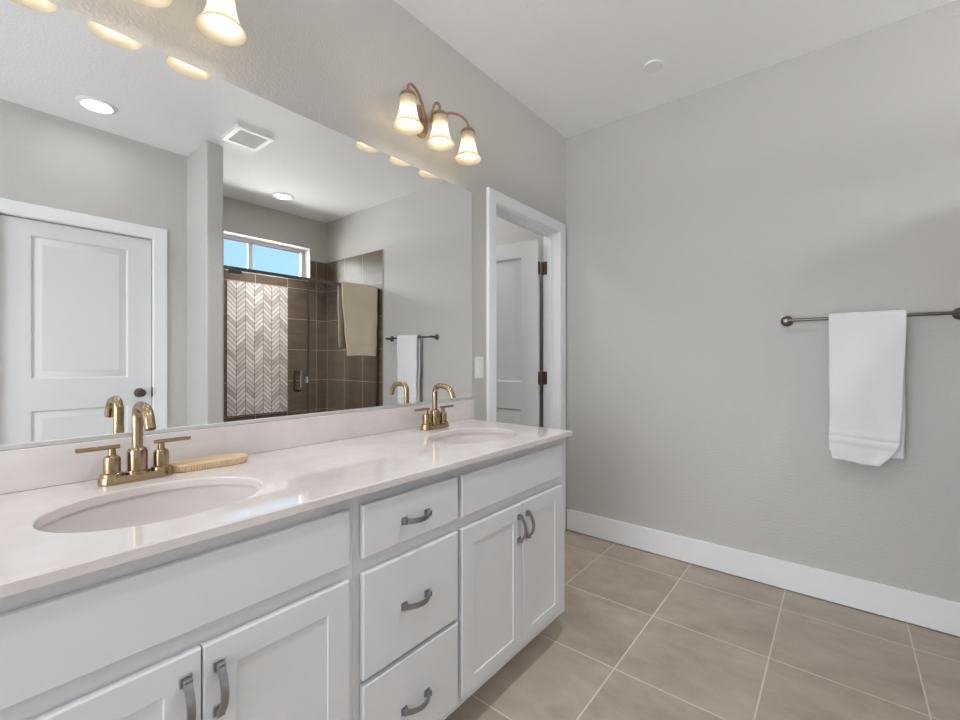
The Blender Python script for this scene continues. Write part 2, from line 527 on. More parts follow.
casing('trim_1', XO, -1, OY0 - 0.002, OY1 + 0.002, OZ + 0.002, 0.085, 0.017, 'white casing framing the closed door, seen in the mirror')

# ---- door 1: open door into the toilet room
casing('trim_2', 0.0, 1, DY0 - 0.004, DY1 + 0.004, DZ + 0.006, 0.070, 0.017, 'white casing framing the open doorway beside the vanity', 0.078)
d1 = thing('door_1', 'white panel door standing open beyond the doorway beside the vanity', 'door', (-0.06, DY1, 0), kind='structure')
bm = new()
for lo, hi in (((-0.115, DY0 - 0.019, 0), (0, DY0, DZ + 0.019)), ((-0.115, DY1, 0), (0, DY1 + 0.019, DZ + 0.019)), ((-0.115, DY0, DZ), (0, DY1, DZ + 0.019)),
               ((-0.078, DY0, 0), (-0.045, DY0 + 0.012, DZ)), ((-0.078, DY1 - 0.012, 0), (-0.045, DY1, DZ)), ((-0.078, DY0 + 0.012, DZ - 0.012), (-0.045, DY1 - 0.012, DZ))):
    add_box(bm, lo, hi, 0.0015, 1)
obj('door_jamb', bm, 'trim_white', d1, 20)
LW = 0.70
PIV = Vector((-0.122, DY1 - 0.012, 0.010))
A1 = math.radians(84)
bm = new()
paneled(bm, LW, 2.008, 0.035, [(0.125, 0.20, LW - 0.125, 0.83), (0.125, 1.02, LW - 0.125, 1.895)], PROF_RAISED)
# leaf local: x from hinge outward, y depth; closed it would run along -y with the face towards -x
M1 = Matrix.Translation(PIV) @ Matrix.Rotation(PI + math.radians(8), 4, 'Z') @ Matrix.Translation((0.008, 0.014, 0))
xform(bm, M1)
leaf1 = obj('door_leaf', bm, 'door_white', d1, 20)
for hz in (0.25, 1.06, 1.822):
    bm = new()
    add_lathe(bm, [(0.0065, -0.044), (0.0065, 0.044)], (PIV.x, PIV.y, hz), seg=12)
    add_box(bm, (-0.1145, DY1 - 0.0125, hz - 0.044), (-0.084, DY1 - 0.0015, hz + 0.044))
    s = len(bm.verts)
    add_box(bm, (0.0055, 0.014, hz - 0.044 - PIV.z), (0.008, 0.044, hz + 0.044 - PIV.z))
    xform(bm, Matrix.Translation(PIV) @ Matrix.Rotation(PI + math.radians(8), 4, 'Z'), s)
    obj('hinge', bm, 'bronze_dark', d1)

# ------------------------------------------------------------------ window
w1 = thing('window_1', 'high sliding window with white frame and blue sky above the shower', 'window', (XS + 0.1, (WY0 + WY1) / 2, WZ0), kind='structure')
bm = new()
fx0, fx1, ft = XS + 0.105, XS + 0.148, 0.042
add_box(bm, (fx0, WY0, WZ0), (fx1, WY1, WZ0 + ft), 0.003); add_box(bm, (fx0, WY0, WZ1 - ft), (fx1, WY1, WZ1), 0.003)
add_box(bm, (fx0, WY0, WZ0 + ft), (fx1, WY0 + ft, WZ1 - ft), 0.003); add_box(bm, (fx0, WY1 - ft, WZ0 + ft), (fx1, WY1, WZ1 - ft), 0.003)
obj('window_frame', bm, 'vinyl_white', w1, 30)
bm = new(); add_box(bm, (fx0 + 0.016, -0.800, WZ0 + ft), (fx1 - 0.006, -0.758, WZ1 - ft), 0.003)
obj('meeting_rail', bm, 'vinyl_white', w1, 30)
bm = new()
for a, b in ((WY0 + ft, -0.800), (-0.758, WY1 - ft)):
    add_box(bm, (fx0 + 0.02, a, WZ0 + ft), (fx0 + 0.024, b, WZ1 - ft))
obj('window_pane', bm, 'window_glass', w1, 0)
bm = new()
for lo, hi in (((XS, WY0, WZ1 - 0.004), (fx0, WY1, WZ1)), ((XS, WY0, WZ0), (fx0, WY1, WZ0 + 0.004)), ((XS, WY0, WZ0 + 0.004), (fx0, WY0 + 0.004, WZ1 - 0.004)), ((XS, WY1 - 0.004, WZ0 + 0.004), (fx0, WY1, WZ1 - 0.004))):
    add_box(bm, lo, hi)
obj('window_reveal', bm, 'trim_white', w1, 0)

# ------------------------------------------------------------------ shower
TT = 2.28
bm = new(); add_box(bm, (2.022, -0.010, 0), (XS, 0, TT), 0)
struct('wall_tile_side', bm, 'shower_tile_x', 'brown grey square tiles on the shower side wall behind the tan towel', 'wall tile')
bm = new()
x0 = XS - 0.010
add_box(bm, (x0, YW1, 0), (XS, -0.010, WZ0)); add_box(bm, (x0, WY1, WZ0), (XS, -0.010, TT)); add_box(bm, (x0, YW1, WZ0), (XS, WY0, TT))
struct('wall_tile_rear', bm, 'shower_tile_y', 'brown grey square tiles on the shower back wall below the window', 'wall tile')
bm = new(); add_box(bm, (2.022, YW1, 0), (x0, YW1 + 0.010, TT))
struct('wall_tile_partition', bm, 'shower_tile_x', 'brown grey square tiles on the partition side of the shower', 'wall tile')
bm = new(); add_box(bm, (2.135, YW1 + 0.010, 0.0), (x0, -0.010, 0.03))
struct('floor_shower', bm, 'shower_floor_tile', 'small brown tiles on the shower floor', 'floor')
bm = new(); add_box(bm, (2.02, YW1 + 0.010, 0), (2.135, -0.010, 0.10), 0.004)
struct('trim_curb', bm, 'shower_tile_x', 'low tiled curb under the shower glass', 'shower curb')
bm = new(); add_box(bm, (x0 - 0.008, -1.054, 0.643), (x0 - 0.0003, -0.456, 1.943), 0.0015, 1)
tag(obj('mosaic_panel', bm, 'chevron_marble', None, 30), 'upright chevron marble mosaic panel set in the shower back wall below the window', 'tile panel')

XG = 2.09
ss = thing('shower_screen', 'fixed clear glass panel and metal header rail of the shower, under the tan towel', 'shower screen', (XG, -0.4, 0.1))
bm = new(); add_box(bm, (XG - 0.004, -0.752, 0.101), (XG + 0.004, -0.035, 1.868))
obj('glass_panel', bm, 'shower_glass', ss, 0)
bm = new(); add_box(bm, (XG - 0.014, YW1 + 0.0105, 1.868), (XG + 0.014, -0.0105, 1.893), 0.003)
obj('header_rail', bm, 'nickel_dark', ss, 30)
bm = new(); add_box(bm, (XG - 0.012, -0.036, 0.1005), (XG + 0.012, -0.0105, 1.868), 0.002)
obj('wall_channel', bm, 'bronze_dark', ss, 30)
bm = new(); add_box(bm, (XG - 0.007, -0.762, 0.101), (XG + 0.007, -0.742, 1.868), 0.002)
obj('edge_strip', bm, 'nickel_dark', ss, 30)
sd = thing('shower_door', 'clear glass shower door with a metal pull in front of the mosaic panel', 'shower door', (XG, -1.42, 0.1))
bm = new(); add_box(bm, (XG - 0.004, YW1 + 0.018, 0.112), (XG + 0.004, -0.770, 1.858))
obj('glass_panel', bm, 'shower_glass', sd, 0)
for sgn in (-1,):
    bm = new()
    xx = XG - 0.056
    pth = smooth_path([(XG - 0.003, -0.853, 1.085), (XG - 0.042, -0.853, 1.088), (xx, -0.853, 1.066), (xx, -0.853, 1.005), (xx, -0.853, 0.944), (XG - 0.042, -0.853, 0.922), (XG - 0.003, -0.853, 0.925)], 6)
    add_tube(bm, pth, 0.0105, 14)
    xx = XG + 0.056
    pth = smooth_path([(XG + 0.003, -0.853, 1.085), (XG + 0.042, -0.853, 1.088), (xx, -0.853, 1.066), (xx, -0.853, 1.005), (xx, -0.853, 0.944), (XG + 0.042, -0.853, 0.922), (XG + 0.003, -0.853, 0.925)], 6)
    add_tube(bm, pth, 0.0105, 14)
    obj('handle', bm, 'nickel_dark', sd)
bm = new(); add_box(bm, (XG - 0.012, -1.40, 1.838), (XG + 0.012, -1.31, 1.866), 0.003)
obj('pivot', bm, 'nickel_dark', sd, 30)
bm = new(); add_box(bm, (XG - 0.012, YW1 + 0.0115, 0.108), (XG + 0.012, YW1 + 0.03, 1.862), 0.002)
obj('pivot_post', bm, 'bronze_dark', sd, 30)
bm = new(); add_box(bm, (XG - 0.010, -0.783, 0.985), (XG + 0.010, -0.765, 1.04), 0.002)
obj('magnet_catch', bm, 'aluminium', sd, 30)

# ------------------------------------------------------------------ towels
def towel(name, mat, parent_label, cat, axis, c0, c1, barc, rad, zb_front, zb_back, taper_f, taper_b, thick, side, seed, bands=(), tuck=0.0):
    """draped towel. axis 'x' or 'y' = direction along the bar; side = sign of the room side across the bar"""
    rnd = random.Random(seed)
    zc = barc[1]
    prof = []   # (across, z, flag)
    r = rad + thick / 2
    nf = 60
    for i in range(nf): 
        t = i / nf
        prof.append((side * (r + 0.004 * math.sin(PI * t)), zb_front + (zc - zb_front) * t, 'f', 1 - t))
    for i in range(9):
        a = PI * i / 8
        prof.append((side * r * math.cos(a), zc + r * math.sin(a), 't', 0))
    for i in range(1, nf + 1):
        t = i / nf
        prof.append((-side * r * (1 - 0.3 * t), zc + (zb_back - zc) * t, 'b', t))
    nu = 26
    bm = new(); grid = []
    ph = [rnd.uniform(0, 6.28) for _ in range(6)]
    for (ac, z, fl, t) in prof:
        row = []
        lo, hi = c0, c1
        tp = taper_f if fl == 'f' else taper_b if fl == 'b' else (0, 0, 0)
        e = t ** 1.25 + (max(0.0, t - 0.86) / 0.14) ** 1.3 * (tuck if fl == 'f' else 0.0)
        lo2 = lo + tp[0] * e; hi2 = hi - tp[1] * e
        for j in range(nu + 1):
            q = j / nu
            s = lo2 + (hi2 - lo2) * q
            wob = 0.004 * math.sin(7 * q + ph[0] + 2 * t) * t + 0.003 * math.sin(13 * q + ph[1] - 3 * t) * t + 0.0022 * math.sin(9 * z * 3 + 5 * q + ph[2]) * min(1, 3 * t)
            if t > 0 and q > 0.86 and fl == 'f': wob -= side * 0.006 * (q - 0.86) / 0.14 * t
            dz = tp[2] * (q - 0.5) * t + 0.004 * math.sin(5 * q + ph[3]) * t
            # keep the hanging layers clear of the bar
            a = ac + wob * (1 if fl != 't' else 0)
            for bz, bh in bands:
                if fl == 'f' and abs(z - bz) < bh: a += side * 0.005
            se = s + 0.0025 * math.sin(21 * z + ph[4]) * t * (1 if q in (0.0, 1.0) else 0)
            row.append(bm.verts.new((se, barc[0] + a, z + dz) if axis == 'x' else (barc[0] + a, se, z + dz)))
        grid.append(row)
    for a, b in zip(grid, grid[1:]):
        for j in range(nu):
            bm.faces.new((a[j], a[j + 1], b[j + 1], b[j]))
    o = obj(name, bm, mat, None, 60)
    md = o.modifiers.new('thickness', 'SOLIDIFY'); md.thickness = thick; md.offset = 0.0
    mb = o.modifiers.new('soft', 'BEVEL'); mb.width = thick * 0.42; mb.segments = 3; mb.limit_method = 'ANGLE'; mb.angle_limit = math.radians(50)
    ms = o.modifiers.new('smooth', 'SUBSURF'); ms.levels = 1; ms.render_levels = 1
    tag(o, parent_label, cat)
    return o
BY, BZ = -0.066, 1.387
towel('hand_towel', 'terry_white', 'white terry towel hanging folded over the dark metal wall bar', 'towel', 'x', 1.447, 1.716, (BY, BZ), 0.0085, 0.712, 0.748, (0.004, 0.026, -0.010), (0.004, 0.004, 0.0), 0.017, -1, 4, bands=((0.842, 0.007), (0.808, 0.007)), tuck=2.4)
towel('bath_towel', 'terry_tan', 'tan terry towel draped over the shower header rail', 'towel', 'y', -0.452, -0.048, (XG, 1.878), 0.0225, 1.222, 1.305, (0.058, 0.015, 0.0), (0.0, 0.03, 0.0), 0.014, -1, 9, bands=((1.335, 0.006),))

# ------------------------------------------------------------------ towel bar
tb = thing('towel_bar', 'dark metal towel bar fixed on the grey wall under the white towel', 'towel bar', (1.58, 0, BZ))
bx0, bx1 = 1.277, 1.890
bm = new(); add_tube(bm, [(bx0 - 0.004, BY, BZ), (bx1 + 0.004, BY, BZ)], 0.0078, 16); obj('bar', bm, 'nickel_dark', tb)
for bx in (bx0, bx1):
    bm = new()
    add_lathe(bm, [(0.027, 0.0), (0.027, 0.006), (0.019, 0.011), (0.0115, 0.022), (0.0095, 0.045), (0.0105, 0.056), (0.0118, 0.066), (0.0105, 0.075), (0.0, 0.077)], (bx, 0, BZ), (0, -1, 0), 28)
    obj('post', bm, 'nickel_dark', tb)

# ------------------------------------------------------------------ mirror
XM = 0.006
mi = thing('wall_mirror', 'wide frameless mirror on the wall above the two sinks', 'mirror', (0, -1.91, 0.99))
MY0, MY1 = -2.80, -1.021
bm = new(); add_box(bm, (0.0005, MY0, 0.992), (XM, MY1, 2.060), 0.0008, 1); obj('mirror_pane', bm, 'mirror_glass', mi, 0)
bm = new(); add_box(bm, (0.0003, MY0, 0.9835), (XM + 0.0016, MY1, 0.9955), 0.001, 1); obj('bottom_channel', bm, 'aluminium', mi, 0)

# ------------------------------------------------------------------ countertop
CZ0, CZ1 = 0.865, 0.885
CX0, CX1, CY0, CY1 = 0.0006, 0.600, -2.835, -1.054
SINKS = [(0.341, -2.462), (0.341, -1.405)]
SA, SBY = 0.157, 0.200
def counter_mesh():
    bm = new(); ch = 0.003
    xa, xb = CX0, CX1 - ch
    ya, yb = CY0 + ch, CY1 - ch
    cells = []
    ys = [ya]
    for cx, cy in SINKS: ys += [cy - 0.26, cy + 0.26]
    ys.append(yb)
    def quad(p): bm.faces.new([bm.verts.new(q) for q in p])
    for z in (CZ1, CZ0):
        for i in (0, 2, 4):
            quad([(xa, ys[i], z), (xb, ys[i], z), (xb, ys[i + 1], z), (xa, ys[i + 1], z)])
    NS = 96
    for cx, cy in SINKS:
        y0, y1 = cy - 0.26, cy + 0.26
        angs = [2 * PI * i / NS for i in range(NS)]
        for X, Y in ((xa, y0), (xb, y0), (xb, y1), (xa, y1)):
            angs.append(math.atan2((Y - cy), (X - cx)) % (2 * PI))
        angs = sorted(set(angs))
        inn, out = [], []
        for a in angs:
            c, s = math.cos(a), math.sin(a)
            # direction a as ray; ellipse point along the same ray
            re = 1 / math.sqrt((c / SA) ** 2 + (s / SBY) ** 2)
            ts = []
            if c > 1e-9: ts.append((xb - cx) / c)
            if c < -1e-9: ts.append((xa - cx) / c)
            if s > 1e-9: ts.append((y1 - cy) / s)
            if s < -1e-9: ts.append((y0 - cy) / s)
            ro = min(ts)
            inn.append((cx + re * c, cy + re * s, re, c, s)); out.append((cx + ro * c, cy + ro * s))
        n = len(angs)
        for i in range(n):
            j = (i + 1) % n
            e = 0.003
            def ip(k, grow, z): q = inn[k]; return (cx + (q[2] + grow) * q[3], cy + (q[2] + grow) * q[4], z)
            quad([ip(i, e, CZ1), (*out[i], CZ1), (*out[j], CZ1), ip(j, e, CZ1)])
            quad([ip(i, e, CZ1), ip(j, e, CZ1), ip(j, 0.0008, CZ1 - 0.001), ip(i, 0.0008, CZ1 - 0.001)])
            quad([ip(i, 0.0008, CZ1 - 0.001), ip(j, 0.0008, CZ1 - 0.001), ip(j, 0, CZ1 - e), ip(i, 0, CZ1 - e)])
            quad([ip(i, 0, CZ1 - e), ip(j, 0, CZ1 - e), ip(j, 0, CZ0), ip(i, 0, CZ0)])
            quad([ip(i, 0, CZ0), (*out[i], CZ0), (*out[j], CZ0), ip(j, 0, CZ0)])
    # front, end edges with eased top
    A = [(xa, ya), (xb, ya), (xb, yb), (xa, yb)]
    B = [(xa, CY0), (CX1, CY0), (CX1, CY1), (xa, CY1)]
    for i in range(3):
        quad([(*A[i], CZ1), (*B[i], CZ1 - ch), (*B[i + 1], CZ1 - ch), (*A[i + 1], CZ1)])
        quad([(*B[i], CZ1 - ch), (*B[i], CZ0), (*B[i + 1], CZ0), (*B[i + 1], CZ1 - ch)])
        quad([(*B[i], CZ0), (*A[i], CZ0), (*A[i + 1], CZ0), (*B[i + 1], CZ0)])
    quad([(xa, ya, CZ0), (xa, ya, CZ1), (xa, yb, CZ1), (xa, yb, CZ0)])
    return bm
tag(obj('countertop', counter_mesh(), 'quartz', None, 12), 'long pinkish white stone countertop with two oval sink openings', 'countertop')
bm = new(); add_box(bm, (0.0006, CY0, CZ1 + 0.0004), (0.020, -1.018, 0.983), 0.002, 2)
tag(obj('backsplash', bm, 'quartz', None, 30), 'low pinkish white stone backsplash strip below the mirror', 'backsplash')

# ------------------------------------------------------------------ sinks
def make_sink(cx, cy, label):
    t = thing('sink', label, 'sink', (cx, cy, CZ0 - 0.16), 'undermount sinks')
    bm = new()
    prof = []
    D = 0.145
    a0, b0 = SA + 0.006, SBY + 0.006
    fl = 0.022
    zt = CZ0 - 0.0006
    rings = [(a0 + fl, b0 + fl, zt - 0.012), (a0 + fl, b0 + fl, zt), (a0, b0, zt)]
    for i in range(1, 15):
        t_ = i / 14
        s = math.cos(t_ * PI / 2) ** 0.55
        s = max(s, 0.12)
        rings.append((a0 * s, b0 * s + (0.0 if s > 0.13 else 0), zt - D * math.sin(t_ * PI / 2) ** 0.9))
    rings = rings[:-1]
    aL, bL, zL = rings[-1]
    rings.append((0.024, 0.024, zt - D - 0.001))
    # outer shell, back up
    for f in (0.05, 0.4, 0.75, 0.95, 1.0):
        pass
    rr = []
    for a, b, z in rings:
        rr.append([bm.verts.new((cx + a * math.cos(2 * PI * i / 64), cy + b * math.sin(2 * PI * i / 64), z)) for i in range(64)])
    outer = []
    for a, b, z in [(a0 + fl, b0 + fl, zt - 0.012), (a0 + 0.010, b0 + 0.010, zt - 0.014), (a0 * 0.93 + 0.01, b0 * 0.93 + 0.01, zt - 0.07), (a0 * 0.7 + 0.01, b0 * 0.7 + 0.01, zt - D + 0.018), (0.03, 0.03, zt - D - 0.012)]:
        outer.append([bm.verts.new((cx + a * math.cos(2 * PI * i / 64), cy + b * math.sin(2 * PI * i / 64), z)) for i in range(64)])
    for seq in (rr, outer):
        for p, q in zip(seq, seq[1:]):
            for i in range(64):
                j = (i + 1) % 64
                bm.faces.new((p[i], p[j], q[j], q[i]))
    for i in range(64):
        j = (i + 1) % 64
        bm.faces.new((rr[-1][i], rr[-1][j], outer[-1][j], outer[-1][i]))
    obj('basin', bm, 'sink_ceramic', t, 50)
    bm = new()
    add_lathe(bm, [(0.0225, -0.010), (0.0225, 0.0005), (0.020, 0.002), (0.016, 0.001), (0.015, 0.004), (0.0, 0.006)], (cx, cy, zt - D - 0.001), seg=28)
    obj('drain', bm, 'gold_brushed', t)
    return t
make_sink(*SINKS[0], 'oval white sink below the counter beside the ribbed tan tray')
make_sink(*SINKS[1], 'oval white sink at the counter end nearest the open doorway')

# ------------------------------------------------------------------ faucets
def stadium(w, l, n=10):
    """closed outline, width w (x), length l (y)"""
    r = w / 2; out = []
    for i in range(n + 1):
        a = -PI + PI * i / n
        out.append((r * math.cos(a), -(l / 2 - r) + r * math.sin(a)))
    for i in range(n + 1):
        a = PI * i / n
        out.append((r * math.cos(a), (l / 2 - r) + r * math.sin(a)))
    return out
def add_stack(bm, outlines, c):
    """outlines: list of (pts, z) same count -> capped solid"""
    rings = [[bm.verts.new((c[0] + x, c[1] + y, z)) for x, y in pts] for pts, z in outlines]
    n = len(rings[0])
    for a, b in zip(rings, rings[1:]):
        for i in range(n):
            bm.faces.new((a[i], a[(i + 1) % n], b[(i + 1) % n], b[i]))
    bm.faces.new(rings[0][::-1]); bm.faces.new(rings[-1])
FX = 0.100
fz = CZ1 + 0.0004
fy = -2.453
f = thing('faucet', 'brushed gold two handle faucet beside the ribbed tan tray', 'faucet', (FX, fy, fz), 'brushed gold faucets')
bm = new()
add_stack(bm, [(stadium(0.054, 0.155), fz), (stadium(0.056, 0.157), fz + 0.004), (stadium(0.052, 0.153), fz + 0.016), (stadium(0.048, 0.149), fz + 0.019)], (FX, fy))
obj('base_plate', bm, 'gold_brushed', f)
bm = new()
add_lathe(bm, [(0.026, 0.018), (0.026, 0.023), (0.0215, 0.026), (0.0215, 0.072), (0.019, 0.079), (0.0135, 0.083)], (FX, fy, fz), seg=32)
obj('spout_body', bm, 'gold_brushed', f)
bm = new()
pts = [(FX, fy, fz + 0.080), (FX, fy, fz + 0.125), (FX, fy, fz + 0.158)]
for i in range(1, 7):
    a = (PI / 2) * i / 6
    pts.append((FX + 0.032 * (1 - math.cos(a)), fy, fz + 0.158 + 0.032 * math.sin(a)))
pts.append((FX + 0.056, fy, fz + 0.188))
for i in range(1, 7):
    a = math.radians(70) * i / 6
    pts.append((FX + 0.062 + 0.040 * math.sin(a), fy, fz + 0.1865 - 0.040 * (1 - math.cos(a))))
e = Vector(pts[-1]); pts.append((e.x + 0.010, fy, e.z - 0.022))
add_tube(bm, pts, 0.0118, 20)
obj('spout', bm, 'gold_brushed', f)
for sg in (-1, 1):
    hy = fy + sg * 0.0508
    bm = new()
    add_lathe(bm, [(0.0235, 0.018), (0.0235, 0.022), (0.0215, 0.026), (0.0175, 0.028), (0.0175, 0.060), (0.0155, 0.066), (0.0085, 0.071), (0.0075, 0.085), (0.0085, 0.087)], (FX, hy, fz), seg=32)
    h = obj('handle_hub', bm, 'gold_brushed', f)
    bm = new()
    add_box(bm, (FX - 0.0055, hy - 0.016 if sg > 0 else hy - 0.068, fz + 0.085), (FX + 0.0055, hy + 0.068 if sg > 0 else hy + 0.016, fz + 0.095), 0.0025, 2)
    obj('lever', bm, 'gold_brushed', h)
dup(f, (FX, -1.386, fz), 'brushed gold two handle faucet at the counter end nearest the doorway')

# ------------------------------------------------------------------ ribbed tray
ty = -2.281; tx = 0.090
def ribbed(w, l, amp, n=96):
    base = []
    r = w / 2; s = l / 2 - r
    per = 2 * PI * r + 4 * s
    out = []
    for i in range(n):
        q = per * i / n
        if q < 2 * s: P, nn = (r, -s + q), (1, 0)
        elif q < 2 * s + PI * r:
            a = (q - 2 * s) / r; P, nn = (r * math.cos(a), s + r * math.sin(a)), (math.cos(a), math.sin(a))
        elif q < 4 * s + PI * r: P, nn = (-r, s - (q - 2 * s - PI * r)), (-1, 0)
        else:
            a = PI + (q - 4 * s - PI * r) / r; P, nn = (r * math.cos(a), -s + r * math.sin(a)), (math.cos(a), math.sin(a))
        k_ = amp * (1 if i % 2 else -1)
        out.append((P[0] + nn[0] * k_, P[1] + nn[1] * k_))
    return out
bm = new()
NR = 144
tz = CZ1 + 0.0004
rz = [(ribbed(0.062, 0.182, 0.0, NR), tz), (ribbed(0.068, 0.188, 0.0022, NR), tz + 0.002), (ribbed(0.074, 0.194, 0.0022, NR), tz + 0.015), (ribbed(0.076, 0.194, 0.0, NR), tz + 0.017), (ribbed(0.076, 0.194, 0.0, NR), tz + 0.020),
      (ribbed(0.070, 0.188, 0.0, NR), tz + 0.020), (ribbed(0.066, 0.184, 0.0, NR), tz + 0.010), (ribbed(0.060, 0.178, 0.0, NR), tz + 0.007)]
add_stack(bm, rz, (tx, ty))
xform(bm, Matrix.Translation((tx, ty, 0)) @ Matrix.Rotation(math.radians(-6), 4, 'Z') @ Matrix.Translation((-tx, -ty, 0)))
tag(obj('soap_tray', bm, 'tray_ceramic', None, 30), 'long oval ribbed tan tray lying on the counter beside the faucet', 'tray')

# ------------------------------------------------------------------ cabinets
FXF = 0.567           # face frame front
FRT = 0.586           # door front
def pull(c, vertical, parent, L=0.084):
    """arched bar pull with square feet, c = centre on the front plane"""
    bm = new()
    n = 14
    pth = []
    for i in range(n + 1):
        t = i / n; s = (t - 0.5) * L
        d = 0.012 + 0.018 * math.sin(PI * t) ** 0.8
        pth.append((FRT + d, s))
    sec = [(-0.0065, -0.0025), (0.0065, -0.0025), (0.0065, 0.0025), (-0.0065, 0.0025)]
    if vertical:
        P = [(a, c[1], c[2] + s) for a, s in pth]; up = (0, 1, 0)
        sec = [(b, a) for a, b in sec]
    else:
        P = [(a, c[1] + s, c[2]) for a, s in pth]; up = (0, 0, 1)
        sec = [(b, a) for a, b in sec]
    add_sweep(bm, P, sec, up=up)
    for e_ in (-1, 1):
        s = e_ * L / 2
        lo = (FRT + 0.0002, -0.0102, -0.0102); hi = (FRT + 0.004, 0.0102, 0.0102)
        lo2 = (FRT + 0.003, -0.0072, -0.0072); hi2 = (FRT + 0.0155, 0.0072, 0.0072)
        off = Vector((0, c[1] + (0 if vertical else s), c[2] + (s if vertical else 0)))
        for A, B in ((lo, hi), (lo2, hi2)):
            add_box(bm, Vector(A) + off, Vector(B) + off, 0.0012, 1)
    return obj('handle', bm, 'nickel_pull', parent, 30)
# map slab local (u, depth, v) -> front facing +x: u along +y
def front(name, y0, y1, z0, z1, parent, shaker):
    bm = new()
    Wd, Ht = y1 - y0, z1 - z0
    pn = [(0.057, 0.046, Wd - 0.057, Ht - 0.056)] if shaker else []
    paneled(bm, Wd, Ht, FRT - FXF - 0.0006, pn, PROF_SHAKER, 0.0025, back=False)
    xform(bm, Matrix.Translation((FRT, y0, z0)) @ Matrix(((0, -1, 0, 0), (1, 0, 0, 0), (0, 0, 1, 0), (0, 0, 0, 1))))
    return obj(name, bm, 'cabinet_white', parent, 20)
def carcass(y0, y1, parent, right_end=False, left_end=False):
    bm = new()
    add_box(bm, (FXF - 0.019, y0, 0.105), (FXF, y1, CZ0 - 0.0008))            # face frame
    add_box(bm, (0.003, y0, 0.105), (FXF - 0.019, y0 + 0.016, CZ0 - 0.0008))
    add_box(bm, (0.003, y1 - 0.016, 0.105), (FXF - 0.019, y1, CZ0 - 0.0008))
    add_box(bm, (0.003, y0 + 0.016, 0.105), (FXF - 0.019, y1 - 0.016, 0.121))
    add_box(bm, (0.003, y0 + 0.016, 0.121), (0.009, y1 - 0.016, CZ0 - 0.0008))
    b = obj('body', bm, 'cabinet_white', parent, 0)
    bm = new()
    add_box(bm, (0.455, y0, 0.0), (0.470, y1, 0.105))
    for yy in (y0, y1 - 0.016): add_box(bm, (0.003, yy, 0.0), (0.455, yy + 0.016, 0.105))
    obj('toe_kick', bm, 'cabinet_white', parent, 0)
    return b
ZT0, ZT1, ZD0, ZD1 = 0.702, 0.832, 0.140, 0.664
def sink_cab(y0, y1, fy0, fy1, split, label):
    t = thing('sink_cabinet', label, 'cabinet', (0.28, (y0 + y1) / 2, 0), 'white vanity cabinets')
    carcass(y0, y1, t)
    front('false_front', fy0, fy1, ZT0, ZT1, t, False)
    a = front('door', fy0, split - 0.0015, ZD0, ZD1, t, True)
    pull((0, split - 0.027, 0.577), True, a)
    b = front('door', split + 0.0015, fy1, ZD0, ZD1, t, True)
    pull((0, split + 0.027, 0.577), True, b)
    return t
sink_cab(-2.815, -2.1335, -2.783, -2.153, -2.467, 'white two door sink cabinet under the faucet beside the tan tray')
sink_cab(-1.7595, -1.062, -1.751, -1.119, -1.415, 'white two door sink cabinet at the doorway end of the vanity')
t = thing('drawer_cabinet', 'white cabinet of three drawers between the two sink cabinets', 'cabinet', (0.28, -1.938, 0), 'white vanity cabinets')
carcass(-2.133, -1.760, t)
for z0, z1, hz in ((ZT0, ZT1, 0.760), (0.401, 0.664, 0.532), (0.140, 0.386, 0.252)):
    a = front('drawer', -2.115, -1.769, z0, z1, t, False)
    pull((0, -1.944, hz), False, a)

# ------------------------------------------------------------------ light switch
ls = thing('light_switch', 'white rocker light switch between the mirror and the doorway', 'light switch', (0, -0.958, 1.147))
bm = new(); add_box(bm, (0.0003, -0.993, 1.0895), (0.006, -0.923, 1.2045), 0.0025, 2); obj('wall_plate', bm, 'plastic_white', ls, 30)
bm = new(); add_box(bm, (0.0055, -0.9745, 1.1140), (0.0095, -0.9415, 1.1800), 0.0018, 2); obj('rocker', bm, 'plastic_white', ls, 30)

